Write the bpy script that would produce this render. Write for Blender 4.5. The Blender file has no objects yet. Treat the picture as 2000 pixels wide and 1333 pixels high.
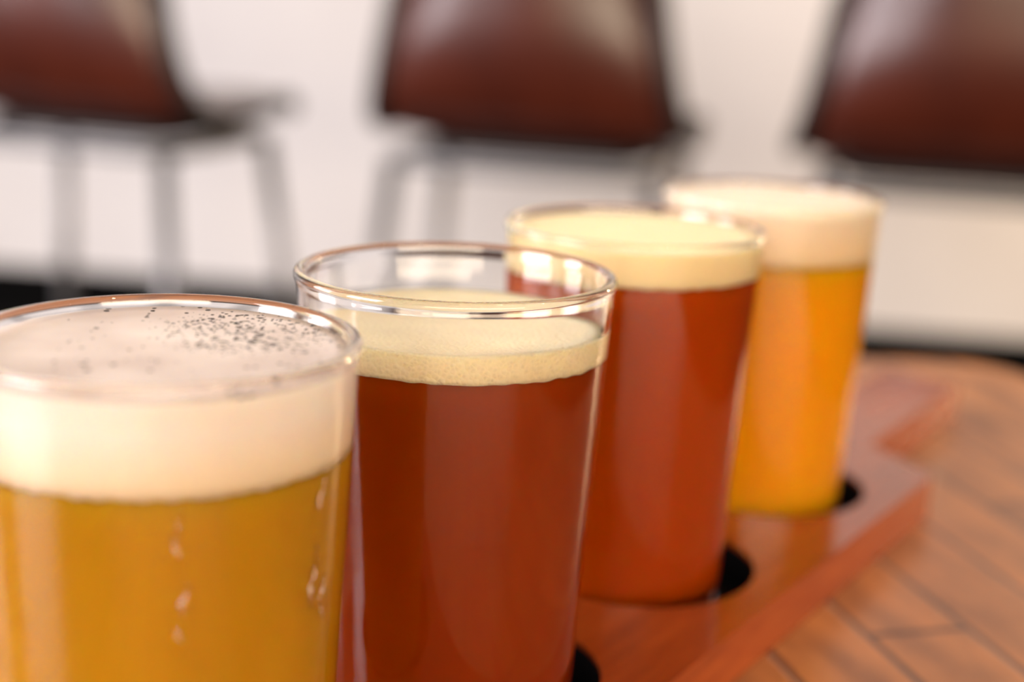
import bpy, bmesh, math, random
from math import sin, cos, pi, sqrt
from mathutils import Vector, Matrix

C = bpy.context.scene.collection
sc = bpy.context.scene

# ------------------------------------------------------------------ camera
Z0 = 0.8355                      # height of the glass rims above the floor
cam_data = bpy.data.cameras.new('camera')
cam = bpy.data.objects.new('camera', cam_data); C.objects.link(cam)
R_ = Vector((0.99904383, 0.01026331, 0.04249806))
U_ = Vector((-0.04371979, 0.23452746, 0.97112587))
F_ = Vector((0.0, 0.97205531, -0.23475192))
m = Matrix((( R_.x, U_.x, -F_.x, 0), (R_.y, U_.y, -F_.y, 0), (R_.z, U_.z, -F_.z, 0), (0, 0, 0, 1)))
cam.matrix_world = Matrix.Translation((0, 0, Z0 + 0.05359)) @ m
cam_data.sensor_width = 36.0
cam_data.lens = 52.79
cam_data.clip_start = 0.01
cam_data.dof.use_dof = True
cam_data.dof.focus_distance = 0.255
cam_data.dof.aperture_fstop = 6.9
sc.camera = cam

# ------------------------------------------------------------------ light, exposure
world = bpy.data.worlds.new('room_light'); sc.world = world
world.use_nodes = True
bg = world.node_tree.nodes['Background']
# light from the pale ceiling overhead; the far side of the room behind the table is dim
wt = world.node_tree; tcw = wt.nodes.new('ShaderNodeTexCoord'); sw = wt.nodes.new('ShaderNodeSeparateXYZ')
rw = wt.nodes.new('ShaderNodeValToRGB'); rw.color_ramp.elements[0].position = .02; rw.color_ramp.elements[0].color = (.10, .075, .06, 1)
rw.color_ramp.elements[1].position = .55; rw.color_ramp.elements[1].color = (1.0, .90, .86, 1)
wt.links.new(tcw.outputs['Generated'], sw.inputs[0]); wt.links.new(sw.outputs[2], rw.inputs[0]); wt.links.new(rw.outputs[0], bg.inputs[0])
bg.inputs[0].default_value = (1.0, 0.90, 0.86, 1)
bg.inputs[1].default_value = 0.42


def area(name, loc, target, sx, sy, power, col):
    d = bpy.data.lights.new(name, 'AREA'); d.shape = 'RECTANGLE'; d.size = sx; d.size_y = sy
    d.energy = power; d.color = col
    o = bpy.data.objects.new(name, d); C.objects.link(o); o.location = loc
    o.rotation_euler = (Vector(target) - Vector(loc)).to_track_quat('-Z', 'Y').to_euler()
    return o
def bulb(name, loc, power, col, rad):
    d = bpy.data.lights.new(name, 'POINT'); d.energy = power; d.color = col; d.shadow_soft_size = rad
    o = bpy.data.objects.new(name, d); C.objects.link(o); o.location = loc
    return o
area('window_daylight_left', (-2.5, -0.85, 1.65), (0.0, 1.0, 0.9), 1.3, 1.6, 98, (1.0, 0.93, 0.95))
area('window_daylight_far_left', (-2.7, 0.95, 1.35), (0.0, 1.4, 0.8), 1.0, 1.5, 44, (1.0, 0.93, 0.96))
area('foam_fill_rear', (0.8, -2.4, 1.18), (0.05, 0.6, 0.85), 3.8, 0.8, 106, (1.0, 0.80, 0.58))  # added low, wide fill behind the camera to brighten the foam fronts
bulb('pendant_bulb_near', (1.15, 0.05, 2.0), 12, (1.0, 0.70, 0.36), 0.035)
bulb('pendant_bulb_far', (0.42, 0.05, 2.1), 9, (1.0, 0.70, 0.36), 0.035)
bulb('wall_wash_bulb', (2.2, 2.7, 1.3), 64, (1.0, 0.66, 0.36), 0.06)

vs = sc.view_settings
vs.view_transform = 'Standard'; vs.look = 'None'; vs.gamma = 1.0; vs.use_curve_mapping = False
vs.exposure = 0.32
sc.cycles.max_bounces = 16
sc.cycles.transmission_bounces = 14
sc.cycles.glossy_bounces = 6
sc.cycles.diffuse_bounces = 4
sc.cycles.sample_clamp_indirect = 12

# ------------------------------------------------------------------ helpers
def obj(name, bm, mat, parent=None, smooth=True, label=None):
    me = bpy.data.meshes.new(name)
    bmesh.ops.recalc_face_normals(bm, faces=bm.faces)
    bm.to_mesh(me); bm.free()
    if mat: me.materials.append(mat)
    if smooth:
        for p in me.polygons: p.use_smooth = True
    o = bpy.data.objects.new(name, me); C.objects.link(o)
    if parent: o.parent = parent
    if label: o['label'] = label
    return o
def empty(name, loc, rz=0, label=None, cat=None, group=None):
    o = bpy.data.objects.new(name, None); C.objects.link(o)
    o.location = loc; o.rotation_euler = (0, 0, rz); o.empty_display_size = 0.05
    if label: o['label'] = label
    if cat: o['category'] = cat
    if group: o['group'] = group
    return o
def lathe(profile, n=160, wob=None):
    """profile: list of (r, z) from axis to axis; r==0 at both ends closes it"""
    bm = bmesh.new(); rings = []
    for i, (r, z) in enumerate(profile):
        if r < 1e-9: rings.append([bm.verts.new((0, 0, z))])
        else:
            ring = []
            for k in range(n):
                a = 2*pi*k/n
                dz = wob(i, a) if wob else 0
                ring.append(bm.verts.new((r*cos(a), r*sin(a), z + dz)))
            rings.append(ring)
    for a, b in zip(rings, rings[1:]):
        for k in range(n):
            k2 = (k+1) % n
            if len(a) == 1 and len(b) == 1: continue
            if len(a) == 1: bm.faces.new((a[0], b[k], b[k2]))
            elif len(b) == 1: bm.faces.new((a[k], a[k2], b[0]))
            else: bm.faces.new((a[k], a[k2], b[k2], b[k]))
    return bm
def tube(bm, pts, r, n=14, cap=True):
    pts = [Vector(p) for p in pts]; rings = []
    rr = r if isinstance(r, (list, tuple)) else [r]*len(pts)
    prev = None
    for i, p in enumerate(pts):
        t = (pts[min(i+1, len(pts)-1)] - pts[max(i-1, 0)]).normalized()
        if prev is None:
            prev = Vector((0, 0, 1)).cross(t)
            if prev.length < 1e-3: prev = Vector((1, 0, 0))
        x = (prev - t*prev.dot(t)).normalized(); y = t.cross(x); prev = x
        rings.append([bm.verts.new(p + (x*cos(2*pi*k/n) + y*sin(2*pi*k/n))*rr[i]) for k in range(n)])
    for a, b in zip(rings, rings[1:]):
        for k in range(n): bm.faces.new((a[k], a[(k+1) % n], b[(k+1) % n], b[k]))
    if cap: bm.faces.new(rings[0][::-1]); bm.faces.new(rings[-1])
    return bm
def curve_pts(ctrl, n=8):
    """Catmull-Rom through the control points"""
    P = [Vector(c) for c in ctrl]; P = [2*P[0]-P[1]] + P + [2*P[-1]-P[-2]]; out = []
    for i in range(1, len(P)-2):
        for k in range(n):
            t = k/n
            out.append(0.5*((2*P[i]) + (P[i+1]-P[i-1])*t + (2*P[i-1]-5*P[i]+4*P[i+1]-P[i+2])*t*t + (3*P[i]-P[i-1]-3*P[i+1]+P[i+2])*t**3))
    out.append(P[-2]); return out
def box(bm, x0, x1, y0, y1, z0, z1):
    v = [bm.verts.new((x, y, z)) for z in (z0, z1) for x, y in ((x0, y0), (x1, y0), (x1, y1), (x0, y1))]
    for f in ((3, 2, 1, 0), (4, 5, 6, 7), (0, 1, 5, 4), (1, 2, 6, 5), (2, 3, 7, 6), (3, 0, 4, 7)): bm.faces.new([v[i] for i in f])
    return bm
def round_poly(pts, rad, seg=8):
    """fillet every corner of a polygon; rad: number or list"""
    out = []; n = len(pts)
    for i in range(n):
        p = Vector(pts[i]).to_2d(); a = Vector(pts[i-1]).to_2d(); b = Vector(pts[(i+1) % n]).to_2d()
        r = rad[i] if isinstance(rad, (list, tuple)) else rad
        if r <= 0: out.append(p); continue
        u = (a-p).normalized(); v = (b-p).normalized()
        ang = u.angle(v); d = r/math.tan(ang/2)
        d = min(d, (a-p).length*.49, (b-p).length*.49); r2 = d*math.tan(ang/2)
        cc = p + (u+v).normalized()*(r2/sin(ang/2))
        s = p+u*d-cc; e = p+v*d-cc
        a0 = math.atan2(s.y, s.x); a1 = math.atan2(e.y, e.x); da = (a1-a0+pi) % (2*pi)-pi
        for k in range(seg+1):
            t = a0+da*k/seg; out.append(cc+Vector((cos(t), sin(t)))*r2)
    return out

# ------------------------------------------------------------------ materials
def mat(name):
    m_ = bpy.data.materials.new(name); m_.use_nodes = True
    nt = m_.node_tree; return m_, nt, nt.nodes['Principled BSDF']
def N(nt, kind, **kw):
    n = nt.nodes.new(kind)
    for k, v in kw.items(): setattr(n, k, v)
    return n
def setp(b, **kw):
    for k, v in kw.items(): b.inputs[k.replace('_', ' ')].default_value = v
def ramp(nt, stops, interp='LINEAR'):
    r = N(nt, 'ShaderNodeValToRGB'); cr = r.color_ramp; cr.interpolation = interp
    while len(cr.elements) > 1: cr.elements.remove(cr.elements[-1])
    cr.elements[0].position = stops[0][0]; cr.elements[0].color = stops[0][1]
    for p, c in stops[1:]:
        e = cr.elements.new(p); e.color = c
    return r
def g(v): return (v, v, v, 1)
def coords(nt, kind='Object', scale=None, rot=None):
    tc = N(nt, 'ShaderNodeTexCoord'); mp = N(nt, 'ShaderNodeMapping')
    nt.links.new(tc.outputs[kind], mp.inputs[0])
    if scale: mp.inputs['Scale'].default_value = scale
    if rot: mp.inputs['Rotation'].default_value = rot
    return mp.outputs[0]

# clear glass
M_glass, nt, b = mat('clear_glass')
setp(b, Base_Color=(1, 1, 1, 1), Roughness=0.0, IOR=1.5)
b.inputs['Transmission Weight'].default_value = 1.0

def beer_mat(name, col, sub, radius, vary=0.08, rough=.3):
    M, nt, b = mat(name)
    n = N(nt, 'ShaderNodeTexNoise'); n.inputs['Scale'].default_value = 45; n.inputs['Detail'].default_value = 2
    nt.links.new(coords(nt, scale=(1, 1, .35)), n.inputs['Vector'])
    c1 = tuple(c*(1-vary) for c in col)+(1,); c2 = tuple(min(1, c*(1+vary)) for c in col)+(1,)
    r = ramp(nt, [(.35, c1), (.65, c2)]); nt.links.new(n.outputs[0], r.inputs[0])
    nt.links.new(r.outputs[0], b.inputs['Base Color'])
    setp(b, Roughness=rough, IOR=1.05)
    b.inputs['Subsurface Weight'].default_value = sub
    b.inputs['Subsurface Radius'].default_value = radius
    b.inputs['Subsurface Scale'].default_value = 1.0
    return M
M_beer_gold = beer_mat('hazy_golden_beer', (.52, .265, .005), 1.0, (.012, .008, .002))
M_beer_amber = beer_mat('dark_amber_beer', (.29, .033, .0006), 1.0, (.008, .003, .001))
M_beer_red = beer_mat('red_amber_beer', (.41, .054, .0006), 1.0, (.009, .003, .001))
M_beer_wheat = beer_mat('hazy_orange_wheat_beer', (.82, .37, .005), 1.0, (.014, .009, .002))

def foam_mat(name, col, bub_scale, bump, pits=False, wet_glow=(.0745, .0845, .55)):
    M, nt, b = mat(name)
    co = coords(nt)
    v = N(nt, 'ShaderNodeTexVoronoi'); v.inputs['Scale'].default_value = bub_scale
    v.inputs['Randomness'].default_value = 1.0
    nt.links.new(co, v.inputs['Vector'])
    n = N(nt, 'ShaderNodeTexNoise'); n.inputs['Scale'].default_value = 90; n.inputs['Detail'].default_value = 3
    nt.links.new(co, n.inputs['Vector'])
    r = ramp(nt, [(.3, tuple(c*.93 for c in col)+(1,)), (.7, col+(1,))]); nt.links.new(n.outputs[0], r.inputs[0])
    # bubble walls a little paler than the bubble centres
    vr = ramp(nt, [(.0, g(.90)), (.55, g(1.0))]); nt.links.new(v.outputs['Distance'], vr.inputs[0])
    mx = N(nt, 'ShaderNodeMix', data_type='RGBA', blend_type='MULTIPLY'); mx.inputs[0].default_value = 1.0 if bump > 0 else 0.0
    nt.links.new(r.outputs[0], mx.inputs[6]); nt.links.new(vr.outputs[0], mx.inputs[7])
    last = mx.outputs[2]
    sz_ = N(nt, 'ShaderNodeSeparateXYZ'); nt.links.new(co, sz_.inputs[0])
    wz = N(nt, 'ShaderNodeMapRange'); wz.inputs['From Min'].default_value = wet_glow[0]; wz.inputs['From Max'].default_value = wet_glow[1]  # yellower towards the beer: wet foam, plus beer-tinted light painted into the colour
    wz.inputs['To Min'].default_value = wet_glow[2]; wz.inputs['To Max'].default_value = 0.0; nt.links.new(sz_.outputs[2], wz.inputs['Value'])
    wm = N(nt, 'ShaderNodeMix', data_type='RGBA'); nt.links.new(wz.outputs[0], wm.inputs[0]); nt.links.new(last, wm.inputs[6]); wm.inputs[7].default_value = (.95, .62, .22, 1)
    last = wm.outputs[2]
    if pits:
        # popped bubbles on the top: small dark pits, crowded in patches
        v2 = N(nt, 'ShaderNodeTexVoronoi'); v2.inputs['Scale'].default_value = 1450; nt.links.new(co, v2.inputs['Vector'])
        v3 = N(nt, 'ShaderNodeTexVoronoi'); v3.inputs['Scale'].default_value = 700; nt.links.new(co, v3.inputs['Vector'])
        pn = N(nt, 'ShaderNodeTexNoise'); pn.inputs['Scale'].default_value = 60; nt.links.new(co, pn.inputs['Vector'])
        def spots(vn, size, thr_lo, thr_hi, src=None):
            sz = N(nt, 'ShaderNodeMapRange'); sz.inputs['From Min'].default_value = thr_lo; sz.inputs['From Max'].default_value = thr_hi
            sz.inputs['To Min'].default_value = 0.0; sz.inputs['To Max'].default_value = size
            mul = N(nt, 'ShaderNodeMath', operation='MULTIPLY')
            nt.links.new(src, sz.inputs['Value'])
            sep = N(nt, 'ShaderNodeSeparateColor'); nt.links.new(vn.outputs['Color'], sep.inputs[0])
            pw = N(nt, 'ShaderNodeMath', operation='POWER'); pw.inputs[1].default_value = 3.0; nt.links.new(sep.outputs[0], pw.inputs[0])
            nt.links.new(sz.outputs[0], mul.inputs[0]); nt.links.new(pw.outputs[0], mul.inputs[1])
            lt = N(nt, 'ShaderNodeMath', operation='LESS_THAN'); nt.links.new(vn.outputs['Distance'], lt.inputs[0]); nt.links.new(mul.outputs[0], lt.inputs[1])
            return lt.outputs[0]
        # patch mask: object space, right-hand rear of the top
        sx = N(nt, 'ShaderNodeSeparateXYZ'); nt.links.new(co, sx.inputs[0])
        dist = N(nt, 'ShaderNodeVectorMath', operation='DISTANCE'); nt.links.new(co, dist.inputs[0]); dist.inputs[1].default_value = (.010, .012, .0892)
        mr = N(nt, 'ShaderNodeMapRange'); mr.inputs['From Min'].default_value = .019; mr.inputs['From Max'].default_value = .004
        nt.links.new(dist.outputs['Value'], mr.inputs['Value'])
        add = N(nt, 'ShaderNodeMath', operation='MULTIPLY'); nt.links.new(mr.outputs[0], add.inputs[0]); nt.links.new(pn.outputs[0], add.inputs[1])
        s1 = spots(v2, 1.1, .03, .34, add.outputs[0])
        s2 = spots(v3, .42, .40, .60, pn.outputs[0])
        mxm = N(nt, 'ShaderNodeMath', operation='MAXIMUM'); nt.links.new(s1, mxm.inputs[0]); nt.links.new(s2, mxm.inputs[1])
        # only on the top surface
        gt = N(nt, 'ShaderNodeMath', operation='GREATER_THAN'); nt.links.new(sx.outputs[2], gt.inputs[0]); gt.inputs[1].default_value = .0884
        mm = N(nt, 'ShaderNodeMath', operation='MULTIPLY'); nt.links.new(mxm.outputs[0], mm.inputs[0]); nt.links.new(gt.outputs[0], mm.inputs[1])
        # greyish foam where bubbles are coarse; top darkened further to hold back overhead light
        gr = ramp(nt, [(.30, g(.42)), (.65, g(.85))]); nt.links.new(pn.outputs[0], gr.inputs[0])
        gm = N(nt, 'ShaderNodeMath', operation='MULTIPLY'); nt.links.new(gr.outputs[0], gm.inputs[0]); nt.links.new(gt.outputs[0], gm.inputs[1])
        m1 = N(nt, 'ShaderNodeMix', data_type='RGBA'); nt.links.new(gm.outputs[0], m1.inputs[0]); nt.links.new(last, m1.inputs[6]); m1.inputs[7].default_value = (.52, .42, .37, 1)
        m2 = N(nt, 'ShaderNodeMix', data_type='RGBA'); nt.links.new(mm.outputs[0], m2.inputs[0]); nt.links.new(m1.outputs[2], m2.inputs[6]); m2.inputs[7].default_value = (.035, .03, .025, 1)
        last = m2.outputs[2]
    nt.links.new(last, b.inputs['Base Color'])
    if bump > 0:
        bp = N(nt, 'ShaderNodeBump'); bp.inputs['Strength'].default_value = bump; bp.inputs['Distance'].default_value = .0004
        bp.invert = True
        nt.links.new(v.outputs['Distance'], bp.inputs['Height']); nt.links.new(bp.outputs[0], b.inputs['Normal'])
    setp(b, Roughness=.55, IOR=1.2)
    b.inputs['Subsurface Weight'].default_value = .6
    b.inputs['Subsurface Radius'].default_value = (.004, .003, .0018)
    b.inputs['Subsurface Scale'].default_value = 1.0
    return M
M_foam_white = foam_mat('creamy_white_foam', (.97, .88, .80), 1300, 0.0, pits=True, wet_glow=(.0745, .0835, .50))
M_foam_tan = foam_mat('bubbly_cream_foam', (1.0, .84, .55), 1300, .7, wet_glow=(.0755, .0785, .22))
M_foam_cream = foam_mat('cream_foam', (.98, .80, .47), 1500, 0.0, wet_glow=(.080, .088, .15))
M_foam_pale = foam_mat('pale_cream_foam', (.92, .78, .60), 1500, 0.0, wet_glow=(.0755, .0885, .40))

# varnished reddish wood of the paddle
def wood(name, cols, scale, rough, coat=0.0, rot=(0, 0, 0), spec=.5):
    M, nt, b = mat(name)
    co = coords(nt, scale=scale, rot=rot)
    n1 = N(nt, 'ShaderNodeTexNoise'); n1.inputs['Scale'].default_value = 1; n1.inputs['Detail'].default_value = 6; n1.inputs['Roughness'].default_value = .6
    nt.links.new(co, n1.inputs['Vector'])
    r = ramp(nt, [(.3, cols[0]), (.5, cols[1]), (.72, cols[2])]); nt.links.new(n1.outputs[0], r.inputs[0])
    nt.links.new(r.outputs[0], b.inputs['Base Color'])
    setp(b, Roughness=rough, IOR=1.5)
    b.inputs['Specular IOR Level'].default_value = spec; b.inputs['Coat Weight'].default_value = coat; b.inputs['Coat Roughness'].default_value = .12
    bp = N(nt, 'ShaderNodeBump'); bp.inputs['Strength'].default_value = .15; bp.inputs['Distance'].default_value = .0003
    nt.links.new(n1.outputs[0], bp.inputs['Height']); nt.links.new(bp.outputs[0], b.inputs['Normal'])
    return M
M_board = wood('varnished_red_brown_wood', [(.20, .034, .006, 1), (.27, .048, .008, 1), (.33, .065, .011, 1)], (25, 160, 160), .13, coat=.0, spec=.5)
M_well, nt, b = mat('black_hole_inset'); setp(b, Base_Color=(.004, .004, .006, 1), Roughness=.9, IOR=1.1)

# worn parquet table top
M_table, nt, b = mat('worn_orange_wood_strips')
co = coords(nt, rot=(0, 0, math.radians(75)))
br = N(nt, 'ShaderNodeTexBrick'); br.offset = .5; br.inputs['Scale'].default_value = 1.0
br.inputs['Brick Width'].default_value = .16; br.inputs['Row Height'].default_value = .027; br.inputs['Mortar Size'].default_value = .0014
br.inputs['Mortar Smooth'].default_value = .4; br.inputs['Bias'].default_value = 0
br.inputs['Color1'].default_value = (.46, .175, .050, 1); br.inputs['Color2'].default_value = (.36, .135, .042, 1); br.inputs['Mortar'].default_value = (.12, .05, .03, 1)
nt.links.new(co, br.inputs['Vector'])
n1 = N(nt, 'ShaderNodeTexNoise'); n1.inputs['Scale'].default_value = 38; n1.inputs['Detail'].default_value = 5; n1.inputs['Roughness'].default_value = .65
mp2 = N(nt, 'ShaderNodeMapping'); mp2.inputs['Scale'].default_value = (.5, 1.6, 1); nt.links.new(co, mp2.inputs[0]); nt.links.new(mp2.outputs[0], n1.inputs['Vector'])
r1 = ramp(nt, [(.32, (.50, .45, .45, 1)), (.52, (1, 1, 1, 1)), (.75, (1.5, 1.4, 1.15, 1))]); nt.links.new(n1.outputs[0], r1.inputs[0])
mx = N(nt, 'ShaderNodeMix', data_type='RGBA', blend_type='MULTIPLY'); mx.inputs[0].default_value = .8
nt.links.new(br.outputs['Color'], mx.inputs[6]); nt.links.new(r1.outputs[0], mx.inputs[7]); nt.links.new(mx.outputs[2], b.inputs['Base Color'])
setp(b, Roughness=.30, IOR=1.45)
bp = N(nt, 'ShaderNodeBump'); bp.inputs['Strength'].default_value = .25; bp.inputs['Distance'].default_value = .0008
nt.links.new(br.outputs['Fac'], bp.inputs['Height']); bp.invert = True
nt.links.new(bp.outputs[0], b.inputs['Normal'])
M_edge = wood('dark_table_edge', [(.10, .04, .02, 1), (.14, .055, .025, 1), (.18, .07, .03, 1)], (20, 20, 200), .5)

# room and chairs
M_wall, nt, b = mat('off_white_plaster')
n1 = N(nt, 'ShaderNodeTexNoise'); n1.inputs['Scale'].default_value = 3; nt.links.new(coords(nt), n1.inputs['Vector'])
r1 = ramp(nt, [(.3, (.80, .77, .765, 1)), (.7, (.86, .835, .83, 1))]); nt.links.new(n1.outputs[0], r1.inputs[0]); nt.links.new(r1.outputs[0], b.inputs['Base Color'])
setp(b, Roughness=.8)
M_base, nt, b = mat('black_skirting_paint'); setp(b, Base_Color=(.003, .003, .003, 1), Roughness=.8); b.inputs['Specular IOR Level'].default_value = .05
M_floor, nt, b = mat('dark_concrete_floor')
n1 = N(nt, 'ShaderNodeTexNoise'); n1.inputs['Scale'].default_value = 6; n1.inputs['Detail'].default_value = 5; nt.links.new(coords(nt), n1.inputs['Vector'])
r1 = ramp(nt, [(.3, (.004, .004, .005, 1)), (.7, (.010, .010, .010, 1))]); nt.links.new(n1.outputs[0], r1.inputs[0]); nt.links.new(r1.outputs[0], b.inputs['Base Color'])
setp(b, Roughness=.9); b.inputs['Specular IOR Level'].default_value = .05
M_leather, nt, b = mat('oxblood_brown_leather')
n1 = N(nt, 'ShaderNodeTexNoise'); n1.inputs['Scale'].default_value = 9; n1.inputs['Detail'].default_value = 4; nt.links.new(coords(nt), n1.inputs['Vector'])
r1 = ramp(nt, [(.3, (.045, .007, .003, 1)), (.7, (.075, .012, .004, 1))]); nt.links.new(n1.outputs[0], r1.inputs[0]); nt.links.new(r1.outputs[0], b.inputs['Base Color'])
setp(b, Roughness=.34, IOR=1.6); b.inputs['Coat Weight'].default_value = .45; b.inputs['Coat Roughness'].default_value = .26
M_piping, nt, b = mat('black_edge_piping'); setp(b, Base_Color=(.012, .007, .006, 1), Roughness=.5)
M_under, nt, b = mat('black_seat_underside'); setp(b, Base_Color=(.01, .008, .008, 1), Roughness=.7)
M_metal, nt, b = mat('brushed_grey_metal'); setp(b, Base_Color=(.20, .195, .20, 1), Roughness=.45, Metallic=.8)

# ------------------------------------------------------------------ the setting
def struct(name, bm, m_, smooth=False):
    o = obj(name, bm, m_, smooth=smooth); o['kind'] = 'structure'; return o
struct('floor', box(bmesh.new(), -4, 4, -3.5, 5.2, -.05, 0), M_floor)
wa = math.atan2(-.141, 1)
wo = Vector((0, 3.585, 0))
w = struct('wall_back', box(bmesh.new(), -4.5, 4.5, .012, .15, 0, 3.0), M_wall); w.location = wo; w.rotation_euler = (0, 0, wa)
w = struct('baseboard_back', box(bmesh.new(), -4.5, 4.5, -.003, .0119, 0, .120), M_base); w.location = wo; w.rotation_euler = (0, 0, wa)

# ------------------------------------------------------------------ table
TT = .740
tab = empty('table', (-.1, .2, 0), 0, 'worn orange-brown wooden table with rounded corners carrying the beer paddle', 'table')
def slab(pts, z0, z1, bev=.0):
    bm = bmesh.new()
    rows = [(z0, 0)] if bev == 0 else [(z0, bev), (z0+bev*.3, bev*.3), (z0+bev, 0)]
    rows += [(z1, 0)] if bev == 0 else [(z1-bev, 0), (z1-bev*.3, bev*.3), (z1, bev)]
    n = len(pts); rings = []
    for z, ins in rows:
        ring = []
        for i in range(n):
            p = Vector(pts[i]).to_2d(); a = Vector(pts[i-1]).to_2d(); c = Vector(pts[(i+1) % n]).to_2d()
            t = (c-a).normalized(); nn = Vector((-t.y, t.x))
            q = p+nn*ins; ring.append(bm.verts.new((q.x, q.y, z)))
        rings.append(ring)
    for a, c in zip(rings, rings[1:]):
        for k in range(n): bm.faces.new((a[k], a[(k+1) % n], c[(k+1) % n], c[k]))
    bm.faces.new(rings[0][::-1]); bm.faces.new(rings[-1])
    return bm
tp = [(-.52, -.21), (.315, -.21), (.315, .420), (-.52, .361)]
tpr = round_poly([Vector(q+(0,)) for q in tp], .035, 12)
obj('tabletop', slab([(q.x, q.y) for q in tpr], TT-.035, TT, .002), M_table, tab, smooth=False)
bm = bmesh.new(); box(bm, -.46, .25, -.15, .31, TT-.095, TT-.0352)
obj('apron', bm, M_edge, tab, smooth=False)
for lx, ly in ((-.44, -.13), (.23, -.13), (.23, .29), (-.44, .29)):
    bm = bmesh.new(); tube(bm, [(lx, ly, 0), (lx, ly, TT-.0955)], [.018, .028], 16); obj('leg', bm, M_edge, tab)

# ------------------------------------------------------------------ beer paddle
A0 = Vector((-.0519, .2159)); ANG = math.atan2(.06329, .04014)
BT = .0125                                     # board thickness
pad = empty('beer_paddle', (A0.x, A0.y, TT+.0002), ANG, 'varnished red-brown wooden serving paddle with a handle, holding four beer glasses', 'serving board')
HR = .0290; holes = [(.0752*i+.0028, -.0025) for i in range(4)]
out = [(-.052, -.040), (.267, -.040), (.2845, -.0146), (.379, -.0146), (.379, .0146), (.2845, .0146), (.267, .040), (-.052, .040)]
outr = round_poly([Vector(q+(0,)) for q in out], [.012, .0015, .003, .0025, .0025, .003, .0015, .012], 6)
bm = bmesh.new()
def ringverts(z, pts): return [bm.verts.new((x, y, z)) for x, y in pts]
top_out = ringverts(BT, [(q.x, q.y) for q in outr])
edges = []
def loop_edges(vs_):
    return [bm.edges.new((vs_[i], vs_[(i+1) % len(vs_)])) for i in range(len(vs_))]
edges += loop_edges(top_out)
NH = 72; hole_tops = []
for hx, hy in holes:
    hv = ringverts(BT, [(hx+HR*cos(2*pi*k/NH), hy+HR*sin(2*pi*k/NH)) for k in range(NH)])
    hole_tops.append(hv); edges += loop_edges(hv)
bmesh.ops.triangle_fill(bm, edges=edges, use_beauty=True)
b1 = ringverts(.0, [(q.x, q.y) for q in outr]); n = len(b1)
for k in range(n): bm.faces.new((b1[k], b1[(k+1) % n], top_out[(k+1) % n], top_out[k]))
bm.faces.new(b1[::-1])
for hv, (hx, hy) in zip(hole_tops, holes):
    lo = ringverts(.0038, [(hx+HR*cos(2*pi*k/NH), hy+HR*sin(2*pi*k/NH)) for k in range(NH)])
    for k in range(NH): bm.faces.new((hv[k], hv[(k+1) % NH], lo[(k+1) % NH], lo[k]))
    bm.faces.new(lo)
brd = obj('board', bm, M_board, pad, smooth=False)
bv = brd.modifiers.new('bevel', 'BEVEL'); bv.width = .0008; bv.segments = 3; bv.limit_method = 'ANGLE'; bv.angle_limit = math.radians(50)
for hx, hy in holes:
    r0, r1 = HR-.0002, HR-.0008
    bm = lathe([(0, .0039), (r0, .0039), (r0, BT-.0010), (r1, BT-.0010), (r1, .0044), (0, .0044)], 72)  # near-black cup set inside each hole
    o = obj('hole_inset', bm, M_well, pad, label='black inset of a glass hole'); o.location = (hx, hy, 0)

# ------------------------------------------------------------------ glasses of beer
GB = TT+.0002+.0044                            # level the glasses stand on
GH = Z0-GB                                     # glass height
TAPER = .051
def rad(z, R=.030): return R-TAPER*(GH-z)
WALL_IN = .0004                                # the wall stands this far inside the rim bead
def glass_bm(R):
    T = .0017; ro = lambda z: rad(z, R)-WALL_IN; ri = lambda z: ro(z)-T
    P = [(0, .0012), (ro(0)-.004, .0008), (ro(0)-.0022, .0), (ro(0)-.0008, .0004), (ro(.0018), .0018)]
    for k in range(1, 13):
        z = .0018+(GH-.0034-.0018)*k/12; P.append((ro(z), z))
    rt = .00115; zc = GH-rt; rc = R-rt
    P.append((ro(GH-.0025)+.0001, GH-.0025)); P.append((rc+rt*.93, zc-rt*.40))
    for k in range(0, 11):
        a = pi*k/11; P.append((rc+rt*cos(a), zc+rt*sin(a)))
    P.append((ri(GH-.0022), GH-.0022))
    for k in range(1, 13):
        z = GH-.0022-(GH-.0022-.0065)*k/12; P.append((ri(z), z))
    P += [(ri(.0050)-.0007, .0050), (ri(.004)-.0030, .0040), (0, .0037)]
    return lathe(P, 192)
def beer_bm(R, ztop):
    T = .0017-.00018; ri = lambda z: rad(z, R)-WALL_IN-T
    P = [(0, .0036), (ri(.004)-.0030, .0038), (ri(.005)-.0007, .0049)]
    for k in range(0, 15): z = .0065+(ztop-.0065)*k/14; P.append((ri(z), z))
    P += [(ri(ztop)-.002, ztop+.0003), (0, ztop+.0003)]
    return lathe(P, 160)
def foam_bm(R, z0, z1, wob, dome, rng):
    T = .0017-.0003; ri = lambda z: rad(z, R)-WALL_IN-T
    ph = [(rng.uniform(0, 6.28), rng.randint(3, 60)) for _ in range(22)]
    def w_(i, a):
        if i not in (1, 2): return 0
        return sum(wob/(1+.25*k**.5)*sin(k*a+p) for p, k in ph)/4
    P = [(0, z0), (ri(z0)-.0012, z0), (ri(z0), z0)]
    for k in range(1, 9): z = z0+(z1-z0)*k/8; P.append((ri(z), z))
    r1 = ri(z1)
    for k in range(1, 13):
        t = k/12; P.append((r1*(1-t), z1+dome*(1-(1-t)**2) - .0004*min(1, t*6)))
    P[-1] = (0, P[-1][1])
    return lathe(P, 288, w_)
rng = random.Random(4)
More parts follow.
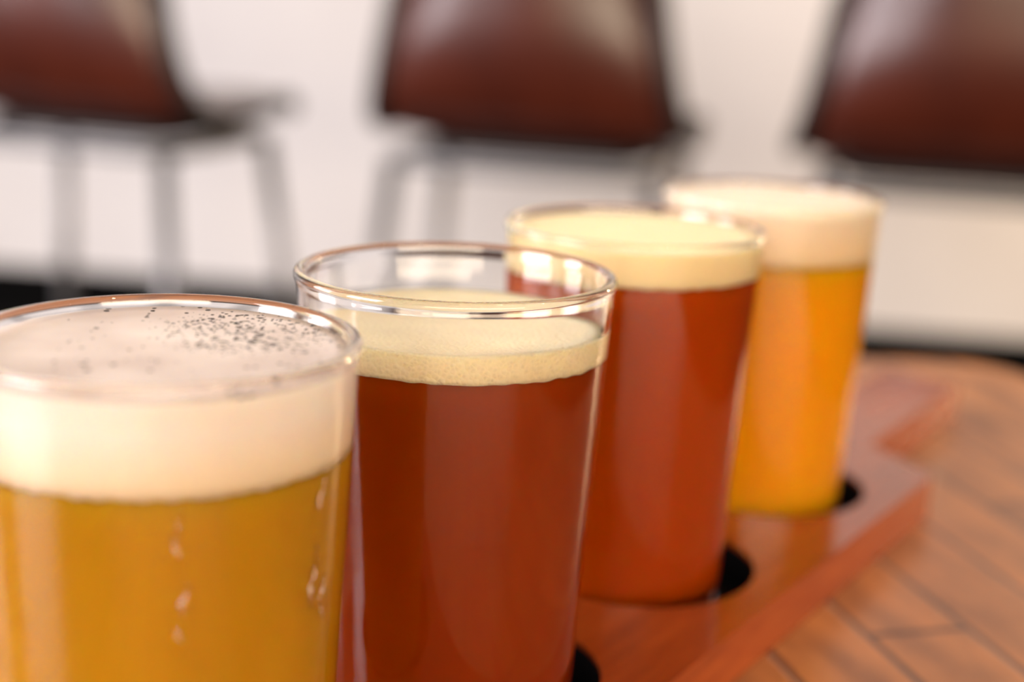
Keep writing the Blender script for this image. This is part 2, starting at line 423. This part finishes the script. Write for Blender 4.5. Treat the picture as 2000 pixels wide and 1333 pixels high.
specs = [
 ((-.0521, .2168), .0299, M_beer_gold, M_foam_white, -.0020, -.0164, .0003, .0002, 'glass of hazy golden beer with thick white foam, nearest and leftmost on the paddle'),
 ((-.0110, .2778), .0304, M_beer_amber, M_foam_tan, -.0096, -.0150, .00022, -.0002, 'glass of dark amber beer with thin bubbly foam and empty clear rim above it'),
 ((.0273, .3428), .0300, M_beer_red, M_foam_cream, -.0018, -.0098, .0002, .0004, 'glass of reddish amber beer with cream foam to the brim, third from the front'),
 ((.0689, .4061), .0297, M_beer_wheat, M_foam_pale, -.0012, -.0154, .0003, .0008, 'glass of bright orange wheat beer, farthest of the four and next to the paddle handle'),
]
for (gx, gy), R, mb, mf, zt, zb, wob, dome, lab in specs:
    e = empty('beer_glass', (gx, gy, GB), 0, lab, 'glass of beer', 'tasting glasses of beer on the paddle')
    gl = obj('glass', glass_bm(R), M_glass, e)
    if mb is M_beer_gold:
        # drips of condensation down the outside; lower right pair added to imitate refraction glints
        for az, d0, d1, r_ in ((-72.5, .0175, .0245, .00042), (-71.0, .0285, .0330, .0005), (-72.5, .0345, .0370, .0004), (-25, .0165, .0225, .00050), (-27, .0275, .0370, .00065), (-21, .0330, .0400, .0007)):
            P = []; q_ = rng.uniform(0, 6)
            for k in range(15):
                t = k/14; z = GH-d0-(d1-d0)*t; a = math.radians(az+.9*sin(q_+5*t)); rr_ = rad(z, R)-WALL_IN-.00005
                P.append((rr_*cos(a), rr_*sin(a), z))
            bm = bmesh.new(); tube(bm, P, [r_*(.25+.75*sin(pi*min(1, (k+.5)/15)**1.4)) for k in range(15)], 10)
            obj('drip_glint', bm, M_glass, gl)
    obj('beer', beer_bm(R, GH+zb), mb, e)
    obj('foam', foam_bm(R, GH+zb, GH+zt, wob, dome, rng), mf, e)

# ------------------------------------------------------------------ stools with leather shells
def make_chair():
    e = empty('chair', (0, 0, 0))
    SH = .0
    # side profile of the shell (y forward, z up) and half width at each station
    prof = curve_pts([(-.200, .46, 0), (-.194, .34, 0), (-.186, .22, 0), (-.172, .12, 0), (-.135, .045, 0), (-.075, .006, 0), (.0, -.002, 0), (.10, .004, 0), (.19, .008, 0), (.235, -.006, 0)], 6)
    n = len(prof)
    def hw(t):
        pts = [(0, .110), (.12, .145), (.25, .180), (.55, .222), (.66, .222), (.85, .205), (1, .18)]
        for (a, x), (b_, y) in zip(pts, pts[1:]):
            if t <= b_: s = (t-a)/(b_-a); return x+(y-x)*s
        return pts[-1][1]
    def CF(t): return 1.0 if t < .25 else max(.2, 1-(t-.25)*3.2)
    def shell(th0, th1, shrink):
        bm = bmesh.new(); NX = 20; front = []; back = []
        for i, p in enumerate(prof):
            t = i/(n-1)
            a = prof[max(i-1, 0)]; c = prof[min(i+1, n-1)]
            tg = Vector((c.x-a.x, c.y-a.y)).normalized(); nn = Vector((-tg.y, tg.x))   # towards the sitter
            w_ = hw(t)-shrink
            fr = []; bk = []
            for j in range(NX+1):
                s = -1+2*j/NX
                cur = .055*s*s*CF(t)       # shell hugs the sitter at the sides
                pad_ = (1-s**6)
                y = p.x+nn.x*cur; z = p.y+nn.y*cur
                edge = 1.0
                fr.append(bm.verts.new((w_*s, y+nn.x*th1*pad_, z+nn.y*th1*pad_)))
                bk.append(bm.verts.new((w_*s, y-nn.x*th0*pad_**.5, z-nn.y*th0*pad_**.5)))
            front.append(fr); back.append(bk)
        for G, fl in ((front, 0), (back, 1)):
            for r0, r1 in zip(G, G[1:]):
                for j in range(NX):
                    q = (r0[j], r0[j+1], r1[j+1], r1[j]); bm.faces.new(q if fl else q[::-1])
        for i in range(n-1):
            bm.faces.new((front[i][0], front[i+1][0], back[i+1][0], back[i][0])); bm.faces.new((front[i][NX], back[i][NX], back[i+1][NX], front[i+1][NX]))
        for j in range(NX):
            bm.faces.new((front[0][j], back[0][j], back[0][j+1], front[0][j+1])); bm.faces.new((front[-1][j], front[-1][j+1], back[-1][j+1], back[-1][j]))
        bmesh.ops.remove_doubles(bm, verts=bm.verts, dist=1e-5)
        return bm
    SZ = .668
    up = shell(.012, .024, .0)
    o = obj('shell', up, M_leather, e); o.location = (0, 0, SZ)
    # piping round the outside edge
    for s in (-1, 1):
        bm = bmesh.new(); P = []
        for i, p in enumerate(prof):
            t = i/(n-1); a = prof[max(i-1, 0)]; c = prof[min(i+1, n-1)]
            tg = Vector((c.x-a.x, c.y-a.y)).normalized(); nn = Vector((-tg.y, tg.x)); cur = .055*CF(t)
            P.append((s*(hw(t)+.004), p.x+nn.x*cur, p.y+nn.y*cur))
        tube(bm, P, .014, 10); o = obj('edge_trim', bm, M_piping, e, label='dark trim along the side of the shell'); o.location = (0, 0, SZ)
    bm = bmesh.new(); rp = round_poly([Vector((-.16, -.09, 0)), Vector((.16, -.09, 0)), Vector((.16, .15, 0)), Vector((-.16, .15, 0))], .05, 6)
    bm2 = slab([(q.x, q.y) for q in rp], SZ-.026, SZ-.010, .006); bm.free()
    obj('seat_pan', bm2, M_under, e)
    bm = bmesh.new()
    fr = [(-.185, -.13, SZ-.034), (.185, -.13, SZ-.034), (.185, .16, SZ-.034), (-.185, .16, SZ-.034)]
    rp = round_poly([Vector(q) for q in fr], .04, 5); P = [(q.x, q.y, SZ-.034) for q in rp]; P.append(P[0])
    tube(bm, P, .0105, 10); obj('seat_frame', bm, M_metal, e)
    for sx_ in (-1, 1):
        for sy_, y0, y1 in ((-1, -.125, -.185), (1, .155, .215)):
            bm = bmesh.new(); tube(bm, [(sx_*.185, y0, SZ-.034), (sx_*.215, y0*.5+y1*.5, SZ*.5), (sx_*.245, y1, .008)], .0130, 14)
            l = obj('leg', bm, M_metal, e)
            bm = bmesh.new(); tube(bm, [(sx_*.245, y1, .0), (sx_*.2435, y1, .02)], .0155, 14); obj('foot_cap', bm, M_under, l)
    bm = bmesh.new(); zf = .22; k = .229
    P = round_poly([Vector((-k, -.170, 0)), Vector((k, -.170, 0)), Vector((k, .200, 0)), Vector((-k, .200, 0))], .012, 4)
    P = [(q.x, q.y, zf) for q in P]; P.append(P[0]); tube(bm, P, .009, 10); obj('footrest', bm, M_metal, e)
    return e
def dup(root):
    r = root.copy(); C.objects.link(r)
    for ch in list(root.children):
        c = ch.copy(); C.objects.link(c); c.parent = r
        for gch in ch.children:
            d = gch.copy(); C.objects.link(d); d.parent = c
    return r
ch0 = make_chair()
chairs = [(-.625, 2.26, math.radians(-20), 'brown leather chair at left, turned sideways with its seat front showing'),
          (.03, 2.20, math.radians(-14), 'brown leather chair in the middle, between the two others, above the amber beer'),
          (.615, 2.10, math.radians(-12), 'brown leather chair at right, cut off by the right edge of the picture')]
for i, (x, y, rz, lab) in enumerate(chairs):
    c = ch0 if i == 0 else dup(ch0)
    c.location = (x, y, 0); c.rotation_euler = (0, 0, rz)
    c['label'] = lab; c['category'] = 'chair'; c['group'] = 'brown leather chairs along the wall'
